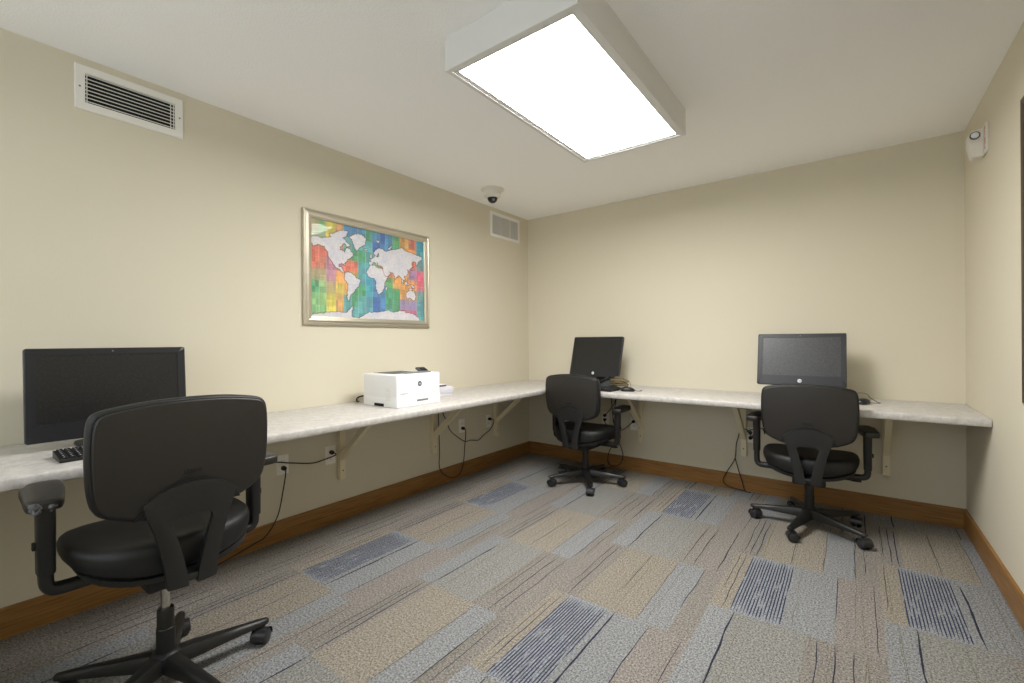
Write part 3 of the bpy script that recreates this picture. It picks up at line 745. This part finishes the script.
# ------------------------------------------------------------------ dome camera
t = thing('dome_camera', 'white dome security camera with a smoked lens, on the ceiling near the corner', 'camera', (.318,-.965,H))
bm = bmesh.new(); lathe(bm, [(.100,-.0005),(.100,-.005),(.090,-.010),(.072,-.014),(.070,-.018),(.074,-.030),(.073,-.052),(.062,-.066),(.046,-.072)], 36); obj('housing', bm, M['offwhite'], t)
bm = bmesh.new(); lathe(bm, [(.043,-.070)]+[(.042*math.cos(a), -.072-.042*math.sin(a)) for a in [i*PI/2/9 for i in range(9)]]+[(.002,-.114)], 30); dm = obj('dome', bm, M['smoked'], t)
bm = bmesh.new(); lathe(bm, [(.010,0),(.012,.004),(.010,.008)], 16, frame_mx((.030,-.024,-.094),(.6,.8,0),(.3,-.2,.93))); obj('lens', bm, M['grey'], dm)

# ------------------------------------------------------------------ fire alarm on the right wall
t = thing('fire_alarm', 'small white fire alarm strobe with red lettering, high by the right corner', 'alarm', (W,-.545,2.195))
obj('mounting_plate', B((-.005,0,0),(.010,.135,.145),.002,2), M['offwhite'], t)
bm = bmesh.new()
prism(bm, [(-.009,.060),(-.048,.056),(-.064,.040),(-.064,-.02),(-.050,-.084),(-.009,-.084)], lambda u,v,s: (u, s, v), -.012, .064)
bmesh.ops.bevel(bm, geom=list(bm.edges), offset=.004, segments=2, affect='EDGES'); st = obj('strobe_housing', bm, M['offwhite'], t)
bm = bmesh.new(); mx = frame_mx((-.042,-.0125,.026),(1,0,0),(0,0,1)); lathe(bm, [(.019,-.001),(.021,.002),(.020,.006),(.016,.0075)], 28, mx); rg_ = obj('lens_ring', bm, M['greyd'], st)
bm = bmesh.new(); lathe(bm, [(.016,.004),(.015,.009),(.010,.013),(.004,.0145)], 24, mx); obj('lens', bm, M['logo'], st)
for i, chh in enumerate('FIRE'):
    text('lettering', chh, .040, M['red'], t, frame_mx((-.0102,-.044,.042-.030*i),(0,-1,0),(0,0,1)), .0004, True)

# ------------------------------------------------------------------ framed print on the right wall (only its edge is in view)
t = thing('framed_picture', 'dark framed board hung on the right wall at the picture edge', 'picture', (W,-1.74,1.51))
hw, hh = .50, .605
bm = bmesh.new()
def rf_(i, x): return [(x,-hw+i,-hh+i),(x,hw-i,-hh+i),(x,hw-i,hh-i),(x,-hw+i,hh-i)]
loft(bm, [rf_(0,-.001), rf_(0,-.016), rf_(.006,-.022), rf_(.010,-.022)], cap0=False, cap1=False); obj('outer_edge', bm, M['framelit'], t, smooth=False)
bm = bmesh.new(); loft(bm, [rf_(.010,-.022), rf_(.03,-.020), rf_(.05,-.012), rf_(.05,-.006)], cap0=False, cap1=False); obj('frame', bm, M['framedark'], t, smooth=False)
obj('board', B((-.006,0,0),(.004,2*hw-.09,2*hh-.09)), M['framedark'], t, smooth=False)

# ------------------------------------------------------------------ framed world map
t = thing('framed_map', 'framed world map with white continents over rainbow-coloured squares', 'picture', (0,-1.921,1.6455))
hw, hh, fw = .517, .363, .054
bm = bmesh.new()
def rm(i, x): return [(x,-hw+i,-hh+i),(x,hw-i,-hh+i),(x,hw-i,hh-i),(x,-hw+i,hh-i)]
loft(bm, [rm(0,.001), rm(0,.018), rm(.003,.023), rm(.012,.026), rm(.017,.0225), rm(.030,.0265), rm(.042,.024), rm(.046,.019), rm(fw,.0165), rm(fw,.010)], cap0=False, cap1=False)
obj('frame', bm, M['champagne'], t, smooth=False)
def mp(*l): return l
land = {
 'na': [(-170,66),(-160,71),(-140,70),(-125,72),(-110,74),(-95,76),(-82,74),(-80,68),(-92,63),(-93,58),(-82,55),(-79,52),(-77,60),(-73,62),(-65,59),(-56,53),(-60,47),(-66,44),(-71,41),(-76,36),(-81,31),(-80,26),(-83,30),(-90,30),(-97,27),(-97,20),(-90,21),(-87,18),(-84,11),(-78,8),(-82,8),(-92,14),(-105,20),(-113,29),(-118,34),(-124,41),(-125,49),(-134,57),(-150,60),(-162,55),(-166,61)],
 'isl': [(-110,78),(-90,83),(-70,83),(-75,78),(-85,75),(-78,72),(-64,66),(-72,64),(-85,70),(-100,73),(-118,74),(-120,77)],
 'gr': [(-68,77),(-50,82),(-30,83),(-18,79),(-22,71),(-38,66),(-44,60),(-51,63),(-54,69),(-60,75)],
 'sa': [(-78,9),(-72,12),(-62,10),(-51,4),(-48,-1),(-35,-6),(-39,-14),(-41,-22),(-48,-26),(-54,-34),(-58,-38),(-63,-41),(-66,-47),(-69,-54),(-74,-52),(-73,-42),(-71,-28),(-71,-18),(-77,-12),(-81,-5),(-79,1)],
 'af': [(-16,15),(-16,21),(-9,30),(-5,35),(10,37),(12,33),(20,31),(32,31),(36,23),(43,12),(51,12),(44,2),(39,-6),(40,-15),(35,-21),(32,-28),(26,-34),(19,-34),(14,-24),(12,-14),(13,-6),(9,1),(7,4),(-5,5),(-12,8)],
 'mad': [(44,-17),(49,-13),(49,-18),(46,-25),(44,-22)],
 'eu': [(-9,37),(-9,43),(-1,44),(-4,48),(3,51),(8,54),(11,57),(12,55),(20,54),(24,59),(22,63),(25,65),(20,63),(17,60),(14,56),(10,59),(5,60),(8,64),(15,68),(25,71),(38,68),(45,67),(55,69),(70,72),(80,73),(100,77),(112,74),(130,72),(150,71),(170,69),(180,68),(178,64),(165,60),(162,56),(157,51),(155,58),(142,59),(136,54),(141,47),(133,43),(128,39),(129,35),(126,35),(122,40),(118,38),(122,31),(117,23),(109,20),(106,17),(109,12),(105,9),(101,13),(104,2),(101,4),(98,13),(94,18),(90,22),(80,15),(77,8),(73,18),(67,25),(57,26),(50,30),(56,25),(60,22),(52,16),(44,13),(39,21),(35,28),(36,36),(28,37),(26,40),(22,37),(19,42),(14,45),(18,40),(15,38),(10,44),(3,43),(-1,37)],
 'uk': [(-6,50),(1,52),(-2,57),(-5,58),(-5,54)], 'ic': [(-24,65),(-14,65),(-18,63)], 'nz': [(167,-46),(173,-41),(178,-38),(174,-36),(173,-42)],
 'jp': [(131,31),(137,35),(141,40),(145,44),(141,45),(139,38),(132,34)], 'au': [(114,-22),(122,-17),(130,-12),(136,-12),(140,-17),(143,-11),(147,-19),(153,-27),(150,-37),(143,-39),(137,-34),(130,-32),(117,-35)],
 'su': [(95,5),(104,-2),(106,-6),(100,-1)], 'bo': [(109,1),(117,7),(118,1),(115,-4),(110,-2)], 'ng': [(131,-1),(141,-3),(150,-9),(143,-9),(137,-6)], 'ph': [(121,18),(124,11),(126,7),(121,13)], 'cel': [(119,0),(124,1),(122,-5)],
 'sv': [(12,80),(25,80),(20,77)], 'nzm': [(53,71),(60,76),(67,77),(57,71)],
 'ant': [(-171,-77),(-160,-76),(-140,-75),(-120,-73),(-100,-72),(-75,-73),(-65,-66),(-57,-63),(-62,-70),(-60,-78),(-40,-79),(-25,-75),(-10,-71),(10,-70),(30,-69),(50,-66),(70,-69),(90,-66),(110,-66),(130,-66),(150,-69),(165,-73),(170,-79),(180,-82),(180,-89),(-171,-89)],
}
def miller(la): la = max(-80, min(84, la)); return 1.25*math.log(math.tan(PI/4+.4*math.radians(la)))
LP = {k: [((lo+170)/350, .552-.247*miller(la)) for lo, la in v] for k, v in land.items()}
LB = {k: (min(p[0] for p in v), max(p[0] for p in v), min(p[1] for p in v), max(p[1] for p in v)) for k, v in LP.items()}
def inland(u, v):
    u += .006*noise.noise((u*45, v*45, 2))+.004*noise.noise((u*110, v*110, 7)); v += .007*noise.noise((u*45, v*45, 12))+.004*noise.noise((u*110, v*110, 17))
    if u > .8: u += .02*(u-.8)/.2
    if v > .62 and u > .8: v -= .02
    for k, P in LP.items():
        b = LB[k]
        if not (b[0] <= u <= b[1] and b[2] <= v <= b[3]): continue
        ins = False; j = len(P)-1
        for i in range(len(P)):
            (xi, yi), (xj, yj) = P[i], P[j]
            if (yi > v) != (yj > v) and u < (xj-xi)*(v-yi)/(yj-yi)+xi: ins = not ins
            j = i
        if ins: return True
    return False
TL, BL, NB, GR, YG, YE, OR, RD, PK, MV, PU, LG, TN, CY = (72,152,160),(58,120,178),(38,72,156),(54,142,86),(150,176,80),(224,196,62),(218,142,66),(222,92,70),(222,82,112),(176,110,140),(140,112,170),(118,180,110),(168,150,104),(40,146,176)
cols = [0,.06,.115,.185,.25,.31,.365,.43,.49,.56,.61,.68,.75,.84,.92,1.0]
pal = [ # one row list per column, top to bottom
 [TN,(150,170,130),RD,RD,TN,GR,LG,LG], [LG,(150,170,130),RD,(200,110,84),TN,LG,LG,LG], [YE,YE,RD,MV,MV,TN,YE,YE], [OR,OR,MV,MV,OR,YE,OR,OR],
 [BL,TL,GR,RD,OR,OR,TL,TL], [BL,TL,GR,RD,YG,GR,GR,TL], [BL,TL,GR,TL,TL,GR,TL,TL], [GR,TL,TL,CY,CY,CY,TL,TL], [BL,NB,TL,YG,BL,BL,NB,NB], [NB,BL,TL,RD,BL,BL,BL,BL],
 [BL,BL,TL,RD,GR,GR,GR,TL], [GR,GR,RD,OR,OR,GR,GR,GR], [OR,OR,OR,OR,OR,OR,PU,PK], [RD,OR,RD,PU,OR,OR,PU,PK], [CY,CY,TL,PK,PK,TL,TL,TL], [CY,TL,TL,PK,OR,TL,TL,TL]]
def pcol(u, v, hard):
    k = max(i for i in range(len(cols)) if cols[i] <= u+1e-6); k = min(k, len(pal)-1); r = min(7, max(0, int(v*8)))
    c0 = Vector(pal[k][r])
    if hard: return c0
    r2 = min(7, max(0, r+(1 if v*8-r > .5 else -1))); k2 = min(len(pal)-1, max(0, k+(1 if hash((k,r))%2 else -1)))
    f = abs(v*8-r-.5)
    return (c0.lerp(Vector(pal[k][r2]), f*.5).lerp(Vector(pal[k2][r]), .12))*(.86+.28*random.Random(k*37+int(v*16)*11+int(u*30)*3).random())
bm = bmesh.new(); cl = bm.loops.layers.float_color.new('pattern'); NX, NZ = 230, 150; iw, ih = hw-fw+.004, hh-fw+.004
G = [[inland((i+.5)/NX, (j+.5)/NZ) for j in range(NZ)] for i in range(NX)]
VV = [[bm.verts.new((.009, -iw+2*iw*i/NX, ih-2*ih*j/NZ)) for j in range(NZ+1)] for i in range(NX+1)]
for i in range(NX):
    for j in range(NZ):
        u, v = (i+.5)/NX, (j+.5)/NZ
        f = bm.faces.new((VV[i][j],VV[i][j+1],VV[i+1][j+1],VV[i+1][j]))
        if G[i][j]:
            n_ = noise.noise((u*14, v*10, 3)); n2_ = noise.noise((u*60, v*45, 8)); c = Vector((206+14*n_+12*n2_, 204+10*n_+12*n2_, 209+12*n2_))
        else:
            c = pcol(u, v, False)*(1+.10*noise.noise((u*90, v*9, 1))+.10*noise.noise((u*11, v*60, 5)))
            k = [abs(u-x) for x in cols]; grid = min(k) < .003
            if grid: c = c.lerp(Vector((205,205,190)), .25)
            near = any(G[min(NX-1,max(0,i+a))][min(NZ-1,max(0,j+b))] for a in (-1,0,1) for b in (-1,0,1))
            c = c.lerp(Vector((96,78,66)), .6) if near else c.lerp(Vector((196,198,190)), .26)
        c = lin([max(0,min(255,q)) for q in c])
        for l in f.loops: l[cl] = (*c, 1)
obj('print', bm, M['print'], t, smooth=False)
obj('backing', B((.005,0,0),(.006,2*iw,2*ih)), M['framedark'], t, smooth=False)
obj('glazing', B((.0125,0,0),(.002,2*iw-.002,2*ih-.002)), M['glass'], t, smooth=False)

# ------------------------------------------------------------------ camera, world, view
yaw, pitch, roll = .647, -.0011, -.0071
cyw, syw = math.cos(yaw), math.sin(yaw)
f = Vector((-syw*math.cos(pitch), cyw*math.cos(pitch), math.sin(pitch))); r = Vector((cyw, syw, 0)); u = r.cross(f)
r2 = r*math.cos(roll)+u*math.sin(roll); u2 = u*math.cos(roll)-r*math.sin(roll)
cam = bpy.data.cameras.new('camera'); co = bpy.data.objects.new('camera', cam); C.objects.link(co)
cam.sensor_width = 36; cam.lens = 450.27*36/1024; cam.clip_start = .02
co.matrix_world = Matrix(((r2.x,u2.x,-f.x,2.7118),(r2.y,u2.y,-f.y,-3.8777),(r2.z,u2.z,-f.z,1.1723),(0,0,0,1)))
sc = bpy.context.scene; sc.camera = co
w = bpy.data.worlds.new('world'); sc.world = w; w.use_nodes = True
w.node_tree.nodes['Background'].inputs[0].default_value = (.88,.95,1,1); w.node_tree.nodes['Background'].inputs[1].default_value = 2.35  # fill light entering through the opening added in wall_front
sc.view_settings.view_transform = 'Standard'; sc.view_settings.look = 'None'; sc.view_settings.gamma = 1
sc.view_settings.use_curve_mapping = False; sc.view_settings.exposure = 0.0
cy_ = sc.cycles; cy_.max_bounces = 16; cy_.diffuse_bounces = 12; cy_.glossy_bounces = 6; cy_.transparent_max_bounces = 8
